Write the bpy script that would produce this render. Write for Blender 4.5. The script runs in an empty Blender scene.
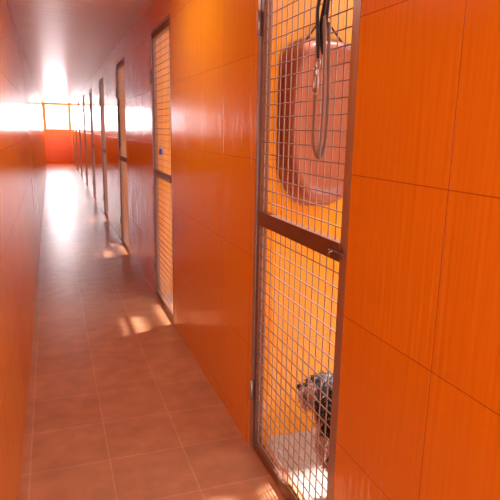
import bpy, bmesh, math, random
from mathutils import Vector, Matrix, noise
random.seed(4)
sc = bpy.context.scene
sc.view_settings.view_transform = 'Standard'
sc.view_settings.look = 'None'

H = 1.40      # camera height
XR = 0.77     # right wall face
XL = -0.19    # left wall face at floor
XLT = -0.255  # left wall face at ceiling (wall leans back a little)
ZC = 2.31     # ceiling
YN = -2.2     # near end
YE = 23.0     # far end
WT = 0.09     # wall thickness
DTOP = 2.13
PITCH = 2.4
DOORS = [(1.32 + PITCH*i, 2.08 + PITCH*i) for i in range(9)]
PX = 3.0      # pen back wall

# ------------------------------------------------------------------ helpers
def new_mat(name):
    m = bpy.data.materials.new(name); m.use_nodes = True
    nt = m.node_tree
    b = nt.nodes['Principled BSDF']
    return m, nt, b
def lk(nt, a, b): nt.links.new(a, b)
def math_node(nt, op, a, b=None):
    n = nt.nodes.new('ShaderNodeMath'); n.operation = op
    if hasattr(a, 'links'): lk(nt, a, n.inputs[0])
    else: n.inputs[0].default_value = a
    if b is not None:
        if hasattr(b, 'links'): lk(nt, b, n.inputs[1])
        else: n.inputs[1].default_value = b
    return n.outputs[0]
def simple(name, col, rough=0.5, metal=0.0, nscale=0, namt=0.0, bump=0.0):
    m, nt, b = new_mat(name)
    b.inputs['Base Color'].default_value = (*col, 1)
    b.inputs['Roughness'].default_value = rough
    b.inputs['Metallic'].default_value = metal
    if nscale:
        tc = nt.nodes.new('ShaderNodeTexCoord')
        n = nt.nodes.new('ShaderNodeTexNoise'); n.inputs['Scale'].default_value = nscale
        n.inputs['Detail'].default_value = 4
        lk(nt, tc.outputs['Object'], n.inputs['Vector'])
        mx = nt.nodes.new('ShaderNodeMixRGB')
        mx.inputs[1].default_value = (*[c*(1-namt) for c in col], 1)
        mx.inputs[2].default_value = (*[min(1, c*(1+namt)) for c in col], 1)
        lk(nt, n.outputs['Fac'], mx.inputs[0]); lk(nt, mx.outputs[0], b.inputs['Base Color'])
        if bump:
            bp = nt.nodes.new('ShaderNodeBump'); bp.inputs['Strength'].default_value = bump
            bp.inputs['Distance'].default_value = 0.003
            lk(nt, n.outputs['Fac'], bp.inputs['Height']); lk(nt, bp.outputs[0], b.inputs['Normal'])
    return m

def tile_wall(name, c1, c2, mortar, rough=0.13, flute=0.35, spec=0.5, wav=0.5):
    m, nt, b = new_mat(name)
    tc = nt.nodes.new('ShaderNodeTexCoord')
    sp = nt.nodes.new('ShaderNodeSeparateXYZ'); lk(nt, tc.outputs['Object'], sp.inputs[0])
    u = math_node(nt, 'ADD', math_node(nt, 'ADD', sp.outputs[0], sp.outputs[1]), 40 - 0.095)
    v = math_node(nt, 'ADD', sp.outputs[2], 0.405*10 - 0.072)
    cb = nt.nodes.new('ShaderNodeCombineXYZ'); lk(nt, u, cb.inputs[0]); lk(nt, v, cb.inputs[1])
    br = nt.nodes.new('ShaderNodeTexBrick')
    br.offset = 0; br.squash = 1
    br.inputs['Scale'].default_value = 1
    br.inputs['Brick Width'].default_value = 0.4
    br.inputs['Row Height'].default_value = 0.405
    br.inputs['Mortar Size'].default_value = 0.0014
    br.inputs['Mortar Smooth'].default_value = 0.3
    br.inputs['Color1'].default_value = (*c1, 1); br.inputs['Color2'].default_value = (*c2, 1)
    br.inputs['Mortar'].default_value = (*mortar, 1)
    lk(nt, cb.outputs[0], br.inputs['Vector'])
    # vertical fluting
    cu = nt.nodes.new('ShaderNodeCombineXYZ')
    lk(nt, math_node(nt, 'MULTIPLY', u, 70), cu.inputs[0]); lk(nt, math_node(nt, 'MULTIPLY', v, 3.5), cu.inputs[1])
    nz = nt.nodes.new('ShaderNodeTexNoise'); nz.noise_dimensions = '2D'
    nz.inputs['Scale'].default_value = 1; nz.inputs['Detail'].default_value = 0
    lk(nt, cu.outputs[0], nz.inputs['Vector'])
    n2 = nt.nodes.new('ShaderNodeTexNoise'); n2.inputs['Scale'].default_value = 7; n2.inputs['Detail'].default_value = 0
    lk(nt, cb.outputs[0], n2.inputs['Vector'])
    h = math_node(nt, 'ADD', math_node(nt, 'MULTIPLY', nz.outputs['Fac'], 1.0), math_node(nt, 'MULTIPLY', n2.outputs['Fac'], wav))
    h = math_node(nt, 'SUBTRACT', h, math_node(nt, 'MULTIPLY', br.outputs['Fac'], 0.6))
    bp = nt.nodes.new('ShaderNodeBump'); bp.inputs['Strength'].default_value = flute
    bp.inputs['Distance'].default_value = 0.0025
    lk(nt, h, bp.inputs['Height']); lk(nt, bp.outputs[0], b.inputs['Normal'])
    lk(nt, br.outputs['Color'], b.inputs['Base Color'])
    b.inputs['Roughness'].default_value = rough
    b.inputs['Specular IOR Level'].default_value = spec
    return m

def tile_floor(name, c1, c2, mortar, rough, size=0.32, ox=0.163, oy=2.18):
    m, nt, b = new_mat(name)
    tc = nt.nodes.new('ShaderNodeTexCoord')
    mp = nt.nodes.new('ShaderNodeMapping'); mp.inputs['Location'].default_value = (size*20-ox, size*20-oy, 0)
    lk(nt, tc.outputs['Object'], mp.inputs['Vector'])
    br = nt.nodes.new('ShaderNodeTexBrick'); br.offset = 0; br.squash = 1
    br.inputs['Scale'].default_value = 1
    br.inputs['Brick Width'].default_value = size; br.inputs['Row Height'].default_value = size
    br.inputs['Mortar Size'].default_value = 0.003; br.inputs['Mortar Smooth'].default_value = 0.2
    br.inputs['Color1'].default_value = (*c1, 1); br.inputs['Color2'].default_value = (*c2, 1)
    br.inputs['Mortar'].default_value = (*mortar, 1)
    lk(nt, mp.outputs[0], br.inputs['Vector'])
    n = nt.nodes.new('ShaderNodeTexNoise'); n.inputs['Scale'].default_value = 9; n.inputs['Detail'].default_value = 6
    lk(nt, tc.outputs['Object'], n.inputs['Vector'])
    rp = nt.nodes.new('ShaderNodeMapRange'); rp.inputs[1].default_value = 0.3; rp.inputs[2].default_value = 0.7
    rp.inputs[3].default_value = 0.85; rp.inputs[4].default_value = 1.12
    lk(nt, n.outputs['Fac'], rp.inputs[0])
    hs = nt.nodes.new('ShaderNodeHueSaturation'); lk(nt, rp.outputs[0], hs.inputs['Value'])
    lk(nt, br.outputs['Color'], hs.inputs['Color']); lk(nt, hs.outputs[0], b.inputs['Base Color'])
    h = math_node(nt, 'SUBTRACT', math_node(nt, 'MULTIPLY', n.outputs['Fac'], 0.6), br.outputs['Fac'])
    bp = nt.nodes.new('ShaderNodeBump'); bp.inputs['Strength'].default_value = 0.3; bp.inputs['Distance'].default_value = 0.003
    lk(nt, h, bp.inputs['Height']); lk(nt, bp.outputs[0], b.inputs['Normal'])
    b.inputs['Roughness'].default_value = rough
    return m

M_wall = tile_wall('orange_glazed_tile', (0.88, 0.33, 0.012), (0.85, 0.31, 0.012), (0.5, 0.13, 0.01), 0.14, 0.42)
M_wallL = tile_wall('orange_glazed_tile_left', (0.86, 0.29, 0.015), (0.82, 0.27, 0.015), (0.5, 0.11, 0.02), 0.2, 0.7, 0.3)
M_pen = tile_wall('pen_tile', (0.92, 0.43, 0.03), (0.90, 0.41, 0.03), (0.7, 0.24, 0.01), 0.3, 0.12)
M_floor = tile_floor('terracotta_tile', (0.58, 0.27, 0.145), (0.52, 0.235, 0.125), (0.64, 0.34, 0.22), 0.29)
M_penfloor = tile_floor('pen_floor_tile', (0.52, 0.45, 0.41), (0.48, 0.42, 0.38), (0.33, 0.28, 0.25), 0.4)
M_plaster = simple('sun_mask_plaster', (0.6, 0.5, 0.42), 0.8, 0, 12, 0.1)  # for the added roof strip and panels over the pens
M_frame = simple('door_frame_steel', (0.20, 0.085, 0.05), 0.38, 0.2, 30, 0.2)
M_galv = simple('galvanised_steel', (0.46, 0.38, 0.35), 0.35, 0.6, 60, 0.15)
M_wire = simple('galvanised_wire', (0.40, 0.30, 0.28), 0.4, 0.4)
M_black = simple('black_webbing', (0.03, 0.03, 0.035), 0.6)
M_grey = simple('grey_webbing', (0.36, 0.28, 0.25), 0.6, 0, 200, 0.2)
M_blue = simple('blue_lacquer', (0.02, 0.06, 0.5), 0.3)
M_chrome = simple('chrome', (0.45, 0.45, 0.47), 0.3, 1.0)
M_bed = simple('brown_plastic', (0.40, 0.135, 0.09), 0.28, 0, 12, 0.12, 0.2)
M_white = simple('white_frame', (0.8, 0.8, 0.8), 0.4)
M_timber = simple('sun_blocker_timber', (0.35, 0.2, 0.1), 0.7, 0, 20, 0.2)  # for the added beam that blocks sun

# ceiling slats
M_ceil, nt, b = new_mat('ceiling_slats')
tc = nt.nodes.new('ShaderNodeTexCoord')
n = nt.nodes.new('ShaderNodeTexNoise'); n.inputs['Scale'].default_value = 3; lk(nt, tc.outputs['Object'], n.inputs['Vector'])
mx = nt.nodes.new('ShaderNodeMixRGB'); mx.inputs[1].default_value = (0.76, 0.36, 0.17, 1); mx.inputs[2].default_value = (0.82, 0.41, 0.21, 1)
lk(nt, n.outputs['Fac'], mx.inputs[0]); lk(nt, mx.outputs[0], b.inputs['Base Color'])
b.inputs['Roughness'].default_value = 0.28
b.inputs['Specular IOR Level'].default_value = 0.4

def add_box(bm, lo, hi, mi=0):
    x0, y0, z0 = lo; x1, y1, z1 = hi
    v = [bm.verts.new(p) for p in [(x0,y0,z0),(x1,y0,z0),(x1,y1,z0),(x0,y1,z0),(x0,y0,z1),(x1,y0,z1),(x1,y1,z1),(x0,y1,z1)]]
    for f in [(0,3,2,1),(4,5,6,7),(0,1,5,4),(1,2,6,5),(2,3,7,6),(3,0,4,7)]:
        fc = bm.faces.new([v[i] for i in f]); fc.material_index = mi
    return v
def add_tube(bm, pts, r, mi=0, seg=8, closed=False, flat=1.0, cap=True):
    pts = [Vector(p) for p in pts]; n = len(pts); rings = []
    up = Vector((0.13, 0.31, 0.94)).normalized()
    for i, p in enumerate(pts):
        a = pts[(i-1) % n] if (closed or i > 0) else p
        c = pts[(i+1) % n] if (closed or i < n-1) else p
        t = (c-a).normalized()
        s = t.cross(Vector((1, 0, 0)))
        if s.length < 0.2: s = t.cross(up)
        s.normalize(); w = s.cross(t).normalized()
        rr = r[i] if isinstance(r, (list, tuple)) else r
        rings.append([bm.verts.new(p + s*rr*math.cos(2*math.pi*k/seg) + w*rr*flat*math.sin(2*math.pi*k/seg)) for k in range(seg)])
    for i in range(n if closed else n-1):
        A = rings[i]; B = rings[(i+1) % n]
        for k in range(seg):
            f = bm.faces.new([A[k], A[(k+1) % seg], B[(k+1) % seg], B[k]]); f.material_index = mi; f.smooth = True
    if not closed and cap:
        for R in (rings[0], rings[-1]):
            f = bm.faces.new(R); f.material_index = mi
def finish(bm, name, mats, bevel=0, parent=None, loc=None):
    me = bpy.data.meshes.new(name)
    bmesh.ops.recalc_face_normals(bm, faces=bm.faces[:])
    bm.to_mesh(me); bm.free()
    for m in mats: me.materials.append(m)
    ob = bpy.data.objects.new(name, me); sc.collection.objects.link(ob)
    if bevel:
        md = ob.modifiers.new('bevel', 'BEVEL'); md.width = bevel; md.segments = 2; md.limit_method = 'ANGLE'
    if parent: ob.parent = parent
    if loc: ob.location = loc
    return ob

# ------------------------------------------------------------------ shell
bm = bmesh.new(); add_box(bm, (XL-0.1, YN, -0.1), (XR+WT, YE+0.1, 0)); finish(bm, 'floor', [M_floor])
bm = bmesh.new(); vv = add_box(bm, (XL-0.15, YN, 0), (XL, YE+0.1, ZC+0.08))
for i in (5, 6): vv[i].co.x = XLT
finish(bm, 'wall_left', [M_wallL])
bm = bmesh.new()
y = YN
for a, c in DOORS:
    add_box(bm, (XR, y, 0), (XR+WT, a, ZC)); add_box(bm, (XR, a, DTOP), (XR+WT, c, ZC)); y = c
add_box(bm, (XR, y, 0), (XR+WT, YE+0.1, ZC)); finish(bm, 'wall_right', [M_wall])
bm = bmesh.new()
add_box(bm, (XLT, YN, ZC+0.012), (XR+WT, YE+0.1, ZC+0.08))
yy = YN
while yy < YE:
    add_box(bm, (XLT+0.003, yy+0.004, ZC), (XR, min(yy+0.146, YE), ZC+0.0119)); yy += 0.15
finish(bm, 'ceiling', [M_ceil])
# far wall with window opening
WX0, WX1, WZ0, WZ1 = XL+0.03, XR-0.05, 1.30, 2.26
bm = bmesh.new()
add_box(bm, (XLT, YE, 0), (XR, YE+0.1, WZ0)); add_box(bm, (XLT, YE, WZ1), (XR, YE+0.1, ZC))
add_box(bm, (XLT, YE, WZ0), (WX0, YE+0.1, WZ1)); add_box(bm, (WX1, YE, WZ0), (XR, YE+0.1, WZ1))
finish(bm, 'wall_back', [M_wall])
bm = bmesh.new()
for lo, hi in [((WX0, YE+0.03, WZ0), (WX0+0.03, YE+0.07, WZ1)), ((WX1-0.03, YE+0.03, WZ0), (WX1, YE+0.07, WZ1)),
               ((WX0+0.03, YE+0.03, WZ0), (WX1-0.03, YE+0.07, WZ0+0.03)), ((WX0+0.03, YE+0.03, WZ1-0.03), (WX1-0.03, YE+0.07, WZ1))]:
    add_box(bm, lo, hi)
finish(bm, 'window_1', [M_white])

# ------------------------------------------------------------------ pens
EAVE = 1.12  # edge of the added roof strip; sets how far sun patches reach
KY = 0.13
Y0P, Y1P = DOORS[0][0]-1.7, DOORS[-1][1]+0.2
bm = bmesh.new(); add_box(bm, (XR+WT, Y0P, -0.1), (PX, Y1P, 0)); finish(bm, 'floor_pens', [M_penfloor])
bm = bmesh.new(); add_box(bm, (PX, Y0P, -0.1), (PX+0.1, Y1P, 2.0)); finish(bm, 'wall_pens_back', [M_pen])
bm = bmesh.new(); add_box(bm, (XR+WT, Y0P, ZC), (EAVE, Y1P, ZC+0.08))
for i, (a, c) in enumerate(DOORS):
    if i > 0: add_box(bm, (EAVE, a+0.58, ZC), (EAVE+0.17, c+0.05, ZC+0.08))
finish(bm, 'ceiling_pens_sun_mask', [M_plaster])  # unseen strip and panels, added to shape the sun patches on the floor
bm = bmesh.new(); add_box(bm, (EAVE+0.17, Y0P, ZC), (EAVE+0.29, Y1P, ZC+0.08)); finish(bm, 'sun_blocker_beam', [M_timber])  # unseen beam added to keep sun off the floor beside the wall
for i, yv in enumerate([DOORS[0][1]-PITCH+0.05] + [c+0.05 for a, c in DOORS]):
    bm = bmesh.new()
    add_box(bm, (XR+WT, yv, 0), (PX, yv+0.1, ZC))
    finish(bm, 'wall_partition_%d' % (i+1), [M_pen])

# ------------------------------------------------------------------ mesh doors
def make_door(w=0.76, h=DTOP):
    bm = bmesh.new()
    fw = 0.035
    x0, x1 = -0.012, 0.028
    add_box(bm, (x0, 0.002, 0.0), (x1, 0.022, h-0.002), 1)
    add_box(bm, (x0, w-0.022, 0.0), (x1, w-0.002, h-0.002), 1)
    add_box(bm, (x0, 0.022, h-0.022), (x1, w-0.022, h-0.002), 1)
    a, c = 0.025, w-0.025
    z0, z1 = 0.02, h-0.025
    lx0, lx1 = -0.008, 0.022
    add_box(bm, (lx0, a, z0), (lx1, a+fw-0.012, z1), 1)
    add_box(bm, (lx0, c-fw+0.008, z0), (lx1, c, z1), 0)
    add_box(bm, (lx0, a+fw-0.012, z0), (lx1, c-fw+0.008, z0+fw), 0)
    add_box(bm, (lx0, a+fw-0.012, z1-fw), (lx1, c-fw+0.008, z1), 0)
    add_box(bm, (lx0-0.004, a+fw-0.012, 1.03), (lx1, c-fw+0.008, 1.085), 0)
    s = 0.046; r = 0.0023
    yv = a+0.03
    while yv < c-0.01:
        add_tube(bm, [(0.004, yv, z0+0.01), (0.004, yv, z1-0.01)], r, 2, 6, cap=False); yv += s
    zz = z0+0.05
    while zz < z1-0.02:
        add_tube(bm, [(0.0005, a+0.01, zz), (0.0005, c-0.01, zz)], r, 2, 6, cap=False); zz += s
    for hz in (0.25, 1.75):
        add_tube(bm, [(-0.018, w-0.024, hz), (-0.018, w-0.024, hz+0.09)], 0.008, 1, 10)
    add_box(bm, (-0.0145, 0.03, 1.045), (-0.0122, 0.10, 1.07), 0)
    add_tube(bm, [(-0.018, 0.012, 1.058), (-0.018, 0.095, 1.058)], 0.004, 0, 10)
    add_tube(bm, [(-0.018, 0.07, 1.058), (-0.03, 0.07, 1.055), (-0.034, 0.07, 1.045)], 0.0035, 0, 8)
    bmesh.ops.recalc_face_normals(bm, faces=bm.faces[:])
    me = bpy.data.meshes.new('mesh_door'); bm.to_mesh(me); bm.free()
    for m in (M_frame, M_galv, M_wire): me.materials.append(m)
    return me
dme = make_door()
for i, (a, c) in enumerate(DOORS):
    ob = bpy.data.objects.new('door_%d' % (i+1), dme); sc.collection.objects.link(ob)
    ob.location = (XR+0.012, a, 0)

# ------------------------------------------------------------------ leash on door 1
def bez(pts, n=8):
    P = [Vector(p) for p in pts]; out = []
    for i in range(len(P)-1):
        p0 = P[max(i-1, 0)]; p1 = P[i]; p2 = P[i+1]; p3 = P[min(i+2, len(P)-1)]
        for k in range(n):
            t = k/n
            out.append(0.5*((2*p1)+(p2-p0)*t+(2*p0-5*p1+4*p2-p3)*t*t+(3*p1-p0-3*p2+p3)*t**3))
    out.append(P[-1]); return out
def leash(name, x, yc, ztop, L, mats, s=1.0):
    bm = bmesh.new()
    def P(dy, dz, dx=0): return (x+dx, yc+dy*s, ztop+dz*s)
    add_tube(bm, bez([P(0, 0, 0.03), P(0, 0.012, 0.015), P(0, 0, -0.005), P(0, -0.02, -0.006)], 5), 0.003, 2)
    add_tube(bm, bez([P(0, 0), P(-0.025, -0.06, -.01), P(-0.02, -0.14, -.014), P(0.0, -0.19, -.006), P(0.018, -0.13, -0.008), P(0.012, -0.05), P(0, 0)]), 0.011, 0, 8, flat=0.35)
    add_tube(bm, bez([P(0.004, 0, -.008), P(0.03, -0.07, -.014), P(0.012, -0.16, -.018), P(0.02, -0.21, -.012)]), 0.010, 0, 8, flat=0.35)
    c = Vector(P(0.02, -0.225, -0.012))
    add_tube(bm, [c+Vector((0, 0.014*math.cos(t), 0.014*math.sin(t))) for t in [k*math.pi/8 for k in range(16)]], 0.0035, 2, 8, closed=True)
    add_tube(bm, bez([c+Vector((-.004, 0, -.012)), c+Vector((-.004, 0, -.035))], 3), 0.008, 2, 10)
    add_tube(bm, [c+Vector((-.004, 0.014*math.cos(t), -0.058+0.028*math.sin(t))) for t in [k*math.pi/8 for k in range(16)]], 0.004, 2, 8, closed=True)
    add_tube(bm, bez([P(-0.03, -0.12, -0.006), P(-0.042, -0.22, -0.008), P(-0.05, -L*0.7, -0.008), P(-0.045, -L+0.03, -0.01), P(-0.01, -L, -0.012), P(0.03, -L+0.035, -0.01), P(0.035, -L*0.72, -0.008), P(0.02, -0.29, -0.014)]), 0.010, 1, 8, flat=0.3)
    add_tube(bm, bez([P(-0.022, -0.10, -0.016), P(-0.034, -0.2, -0.018), P(-0.04, -L*0.75, -0.018), P(-0.028, -L-0.01, -0.018)]), 0.008, 1, 8, flat=0.4)
    return finish(bm, name, mats)
leash('dog_leash', XR-0.006, 1.50, 1.82, 0.49, [M_black, M_grey, M_chrome])
leash('dog_leash.001', XR-0.01, DOORS[2][0]+0.45, 1.72, 0.42, [M_black, M_black, M_chrome], 1.3)

# blue padlock on door 2
bm = bmesh.new()
py, pz, px_ = DOORS[1][0]+0.33, 1.24, XR-0.014
add_box(bm, (px_-0.009, py-0.022, pz-0.024), (px_+0.009, py+0.022, pz+0.018), 0)
add_tube(bm, bez([(px_, py-0.014, pz+0.014), (px_, py-0.014, pz+0.036), (px_+0.006, py, pz+0.052), (px_, py+0.014, pz+0.036), (px_, py+0.014, pz+0.014)], 5), 0.004, 1)
finish(bm, 'blue_padlock', [M_blue, M_chrome], 0.004)

# ------------------------------------------------------------------ plastic dog bed hanging on partition
bm = bmesh.new()
cx, cz, yw = 1.065, 1.43, DOORS[0][1]+0.05
hw, hh = 0.205, 0.34
def ring(sx, y, seg=56):
    vs = []
    for k in range(seg):
        t = 2*math.pi*k/seg
        c, s = math.cos(t), math.sin(t); e = 2/3.4
        xx = math.copysign(abs(c)**e, c)*hw*sx; zz = math.copysign(abs(s)**e, s)*(hh - hw + hw*sx)
        if zz < 0: xx *= 1 - 0.22*(abs(zz)/hh)**1.6
        vs.append(bm.verts.new((cx+xx, y, cz+zz)))
    return vs
prof = [(0.86, -0.012), (0.95, -0.012), (1.0, -0.014), (1.01, -0.024), (0.985, -0.032), (0.955, -0.034), (0.94, -0.045), (0.90, -0.09),
        (0.86, -0.118), (0.80, -0.128), (0.7, -0.128), (0.68, -0.122), (0.5, -0.122), (0.2, -0.122)]
R = [ring(s, yw+o) for s, o in prof]
Rin = [ring(s, yw+o) for s, o in [(0.84, -0.05), (0.80, -0.11), (0.5, -0.115)]]
def bridge(A, B):
    n = len(A)
    for k in range(n):
        f = bm.faces.new([A[k], A[(k+1) % n], B[(k+1) % n], B[k]]); f.smooth = True
for A, B in zip(R, R[1:]): bridge(A, B)
bm.faces.new(R[-1])
bridge(R[0], Rin[0]); bridge(Rin[0], Rin[1]); bridge(Rin[1], Rin[2]); bm.faces.new(Rin[2])
add_tube(bm, bez([(cx-0.08, yw-0.03, cz+hh-0.01), (cx-0.03, yw-0.02, cz+hh+0.05), (cx, yw-0.018, cz+hh+0.075), (cx+0.03, yw-0.02, cz+hh+0.05), (cx+0.08, yw-0.03, cz+hh-0.01)], 6), 0.004, 1)
add_tube(bm, [(cx, yw-0.001, cz+hh+0.07), (cx, yw-0.03, cz+hh+0.075)], 0.004, 2)
finish(bm, 'plastic_dog_bed', [M_bed, M_black, M_chrome])

# ------------------------------------------------------------------ dog
def capsules_mesh(caps, voxel):
    bm = bmesh.new()
    for a, ra, c, rc in caps:
        a = Vector(a); c = Vector(c); d = (c-a).length
        n = max(1, int(d/(min(ra, rc)*0.3)))
        for i in range(n+1):
            t = i/n
            bmesh.ops.create_icosphere(bm, subdivisions=2, radius=ra+(rc-ra)*t, matrix=Matrix.Translation(a.lerp(c, t)))
    me = bpy.data.meshes.new('tmp'); bm.to_mesh(me); bm.free()
    ob = bpy.data.objects.new('tmp', me); sc.collection.objects.link(ob)
    md = ob.modifiers.new('r', 'REMESH'); md.mode = 'VOXEL'; md.voxel_size = voxel
    s = ob.modifiers.new('s', 'SMOOTH'); s.factor = 0.6; s.iterations = 6
    dg = bpy.context.evaluated_depsgraph_get()
    out = bpy.data.meshes.new_from_object(ob.evaluated_get(dg))
    bpy.data.objects.remove(ob); return out
caps = [((0,-.30,.275), .095, (0,-.15,.27), .10), ((0,-.15,.27), .10, (0,0,.275), .118), ((0,0,.30), .10, (0,.065,.385), .072),
        ((0,.065,.385), .07, (0,.095,.45), .068), ((0,.10,.455), .070, (0,.12,.45), .062), ((0,.13,.44), .046, (0,.185,.425), .032),
        ((0,.13,.42), .04, (0,.175,.385), .024)]
for s in (-1, 1):
    caps += [((s*.045,.06,.505), .022, (s*.078,.065,.47), .022), ((s*.078,.065,.47), .022, (s*.085,.075,.41), .018),
             ((s*.028,.145,.483), .016, (s*.022,.16,.478), .010),
             ((s*.06,.0,.24), .052, (s*.062,-.01,.14), .032), ((s*.062,-.01,.14), .032, (s*.06,.0,.03), .026), ((s*.06,.0,.028), .027, (s*.06,.025,.022), .022),
             ((s*.06,-.30,.25), .075, (s*.072,-.25,.165), .045), ((s*.072,-.25,.165), .042, (s*.068,-.355,.105), .025),
             ((s*.068,-.355,.105), .025, (s*.068,-.345,.03), .022), ((s*.068,-.345,.028), .025, (s*.068,-.315,.022), .022)]
caps += [((0,-.38,.33), .032, (0,-.43,.41), .024), ((0,-.43,.41), .024, (0,-.39,.47), .018)]
dm = capsules_mesh(caps, 0.007)
bm = bmesh.new(); bm.from_mesh(dm)
for f in bm.faces: f.smooth = True
faces = list(bm.faces)
for f in faces:
    if random.random() > 0.55: continue
    c = f.calc_center_median(); nrm = f.normal.copy()
    if c.z < 0.03: continue
    if (c-Vector((0,.215,.43))).length < 0.03: continue
    if min((c-Vector((s*.029,.165,.462))).length for s in (-1, 1)) < 0.016: continue
    flow = Vector((0, -0.5, -0.9))
    if c.y > .13: flow = Vector((0, 0.25, -1))
    d = (nrm*0.55 + flow*0.7 + Vector((random.gauss(0,.3), random.gauss(0,.3), random.gauss(0,.3)))).normalized()
    L = random.uniform(.018, .036)
    if c.z > .35: L *= 0.85
    s = nrm.cross(d)
    if s.length < .05: continue
    s.normalize(); w = random.uniform(.0015, .003)
    b0 = c - nrm*0.003
    v = [bm.verts.new(b0-s*w), bm.verts.new(b0+s*w), bm.verts.new(b0+d*L*.6+s*w*.7+nrm*.002), bm.verts.new(b0+d*L+Vector((0,0,-.004))), bm.verts.new(b0+d*L*.6-s*w*.7+nrm*.002)]
    bm.faces.new(v)
me = bpy.data.meshes.new('shaggy_dog'); bm.to_mesh(me); bm.free()
M_fur, nt, b = new_mat('dog_fur')
tc = nt.nodes.new('ShaderNodeTexCoord')
n = nt.nodes.new('ShaderNodeTexNoise'); n.inputs['Scale'].default_value = 11; n.inputs['Detail'].default_value = 3
lk(nt, tc.outputs['Object'], n.inputs['Vector'])
sp = nt.nodes.new('ShaderNodeSeparateXYZ'); lk(nt, tc.outputs['Object'], sp.inputs[0])
g = math_node(nt, 'ADD', math_node(nt, 'MULTIPLY', sp.outputs[2], -3.2), math_node(nt, 'MULTIPLY', n.outputs['Fac'], 3.0))
g = math_node(nt, 'ADD', g, math_node(nt, 'MULTIPLY', math_node(nt, 'MAXIMUM', math_node(nt, 'SUBTRACT', sp.outputs[1], 0.15), 0.0), 8.0))
mr = nt.nodes.new('ShaderNodeMapRange'); mr.inputs[1].default_value = 0.27; mr.inputs[2].default_value = 0.45
lk(nt, g, mr.inputs[0])
mx = nt.nodes.new('ShaderNodeMixRGB'); mx.inputs[1].default_value = (0.03, 0.024, 0.028, 1); mx.inputs[2].default_value = (0.72, 0.58, 0.52, 1)
lk(nt, mr.outputs[0], mx.inputs[0])
n3 = nt.nodes.new('ShaderNodeTexNoise'); n3.inputs['Scale'].default_value = 60; lk(nt, tc.outputs['Object'], n3.inputs['Vector'])
mr3 = nt.nodes.new('ShaderNodeMapRange'); mr3.inputs[1].default_value = 0.56; mr3.inputs[2].default_value = 0.68; mr3.inputs[4].default_value = 0.5
lk(nt, n3.outputs['Fac'], mr3.inputs[0])
mx2 = nt.nodes.new('ShaderNodeMixRGB'); lk(nt, mr3.outputs[0], mx2.inputs[0]); lk(nt, mx.outputs[0], mx2.inputs[1]); mx2.inputs[2].default_value = (0.5, 0.44, 0.44, 1)
lk(nt, mx2.outputs[0], b.inputs['Base Color']); b.inputs['Roughness'].default_value = 0.65
me.materials.append(M_fur)
dog = bpy.data.objects.new('shaggy_dog', me); sc.collection.objects.link(dog)
M_eye = simple('dog_eye', (0.01, 0.006, 0.004), 0.08)
def ell(name, loc, rad, mat, parent):
    bm = bmesh.new(); bmesh.ops.create_uvsphere(bm, u_segments=20, v_segments=12, radius=1)
    for v in bm.verts: v.co = Vector((v.co.x*rad[0], v.co.y*rad[1], v.co.z*rad[2]))
    for f in bm.faces: f.smooth = True
    o = finish(bm, name, [mat], parent=parent); o.location = loc; return o
for i, s in enumerate((-1, 1)): ell('eye_%d' % (i+1), (s*.029, .166, .462), (.010, .009, .010), M_eye, dog)
ell('nose', (0, .217, .434), (.014, .011, .011), M_eye, dog)
dog.location = (0.975, 1.585, 0.0)
dog.rotation_euler = (0, 0, math.radians(34))

# ------------------------------------------------------------------ light
w = bpy.data.worlds.new('sky'); sc.world = w; w.use_nodes = True
nt = w.node_tree; bg = nt.nodes['Background']
sky = nt.nodes.new('ShaderNodeTexSky'); sky.sky_type = 'HOSEK_WILKIE'; sky.turbidity = 3.0
sky.sun_direction = Vector((0.3, 0.1, 0.9)).normalized()
mx = nt.nodes.new('ShaderNodeMixRGB'); mx.inputs[0].default_value = 0.6; mx.inputs[2].default_value = (0.9, 0.95, 1.0, 1)
nt.links.new(sky.outputs[0], mx.inputs[1]); nt.links.new(mx.outputs[0], bg.inputs['Color'])
bg.inputs['Strength'].default_value = 4.8
sun = bpy.data.lights.new('sun', 'SUN'); sun.energy = 12; sun.angle = math.radians(2.4); sun.color = (1, 0.93, 0.85)
so = bpy.data.objects.new('sun', sun); sc.collection.objects.link(so)
tosun = Vector((1/3.35, KY, 1)).normalized()
so.rotation_euler = (-tosun).to_track_quat('-Z', 'Y').to_euler()
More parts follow.
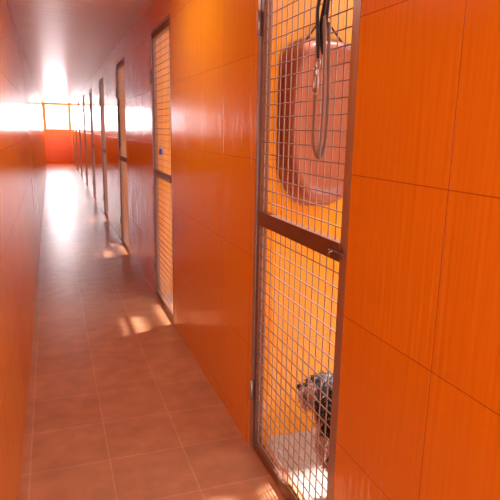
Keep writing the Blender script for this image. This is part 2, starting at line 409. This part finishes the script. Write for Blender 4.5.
def area(name, loc, rot, sx, sy, e, col=(1, 1, 1), parent=None):
    l = bpy.data.lights.new(name, 'AREA'); l.shape = 'RECTANGLE'; l.size = sx; l.size_y = sy; l.energy = e; l.color = col
    o = bpy.data.objects.new(name, l); sc.collection.objects.link(o); o.location = loc; o.rotation_euler = rot
    if parent: o.parent = parent
    return o
area('window_daylight', ((WX0+WX1)/2, YE+0.3, (WZ0+WZ1)/2), (math.radians(-90), 0, 0), 1.1, 1.2, 95, (0.97, 0.95, 0.99))
area('near_end_fill', (0.29, YN-0.1, 1.25), (math.radians(90), 0, 0), 0.95, 2.0, 27, (1, 0.96, 0.92))  # unseen area lamp added behind the camera to light the near walls
# unseen ceiling battens, added to brighten the corridor
M_body = simple('fill_lamp_body', (0.8, 0.8, 0.78), 0.4)
M_diff, nt, b = new_mat('fill_lamp_diffuser'); b.inputs['Base Color'].default_value = (0.9, 0.9, 0.88, 1); b.inputs['Roughness'].default_value = 0.4
b.inputs['Emission Color'].default_value = (1, 0.93, 0.85, 1); b.inputs['Emission Strength'].default_value = 1.5
for i, (yl, e) in enumerate(((-0.2, 7), (3.0, 8))):
    bm = bmesh.new()
    add_box(bm, (0.24, yl-0.4, ZC-0.03), (0.34, yl+0.4, ZC-0.001), 0)
    add_box(bm, (0.25, yl-0.38, ZC-0.05), (0.33, yl+0.38, ZC-0.03), 1)
    o = finish(bm, 'fill_lamp' if i == 0 else 'fill_lamp.%03d' % i, [M_body, M_diff], 0.004)
    area('fill_tube_light', (0.29, yl, ZC-0.056), (0, 0, 0), 0.06, 0.7, e, (1, 0.92, 0.84), o)

# ------------------------------------------------------------------ camera
cam = bpy.data.cameras.new('camera'); co = bpy.data.objects.new('camera', cam); sc.collection.objects.link(co)
F = 545.0
cam.sensor_width = 36; cam.lens = F/500*36; cam.clip_start = 0.02
d = Vector((-200, 123, -F)).normalized()
up = Vector((50, 2400, F)).normalized(); up = (up - d*up.dot(d)).normalized()
r = d.cross(up)
co.matrix_world = Matrix.Translation((0, 0, H)) @ Matrix((r, d, up)).to_4x4()
sc.camera = co
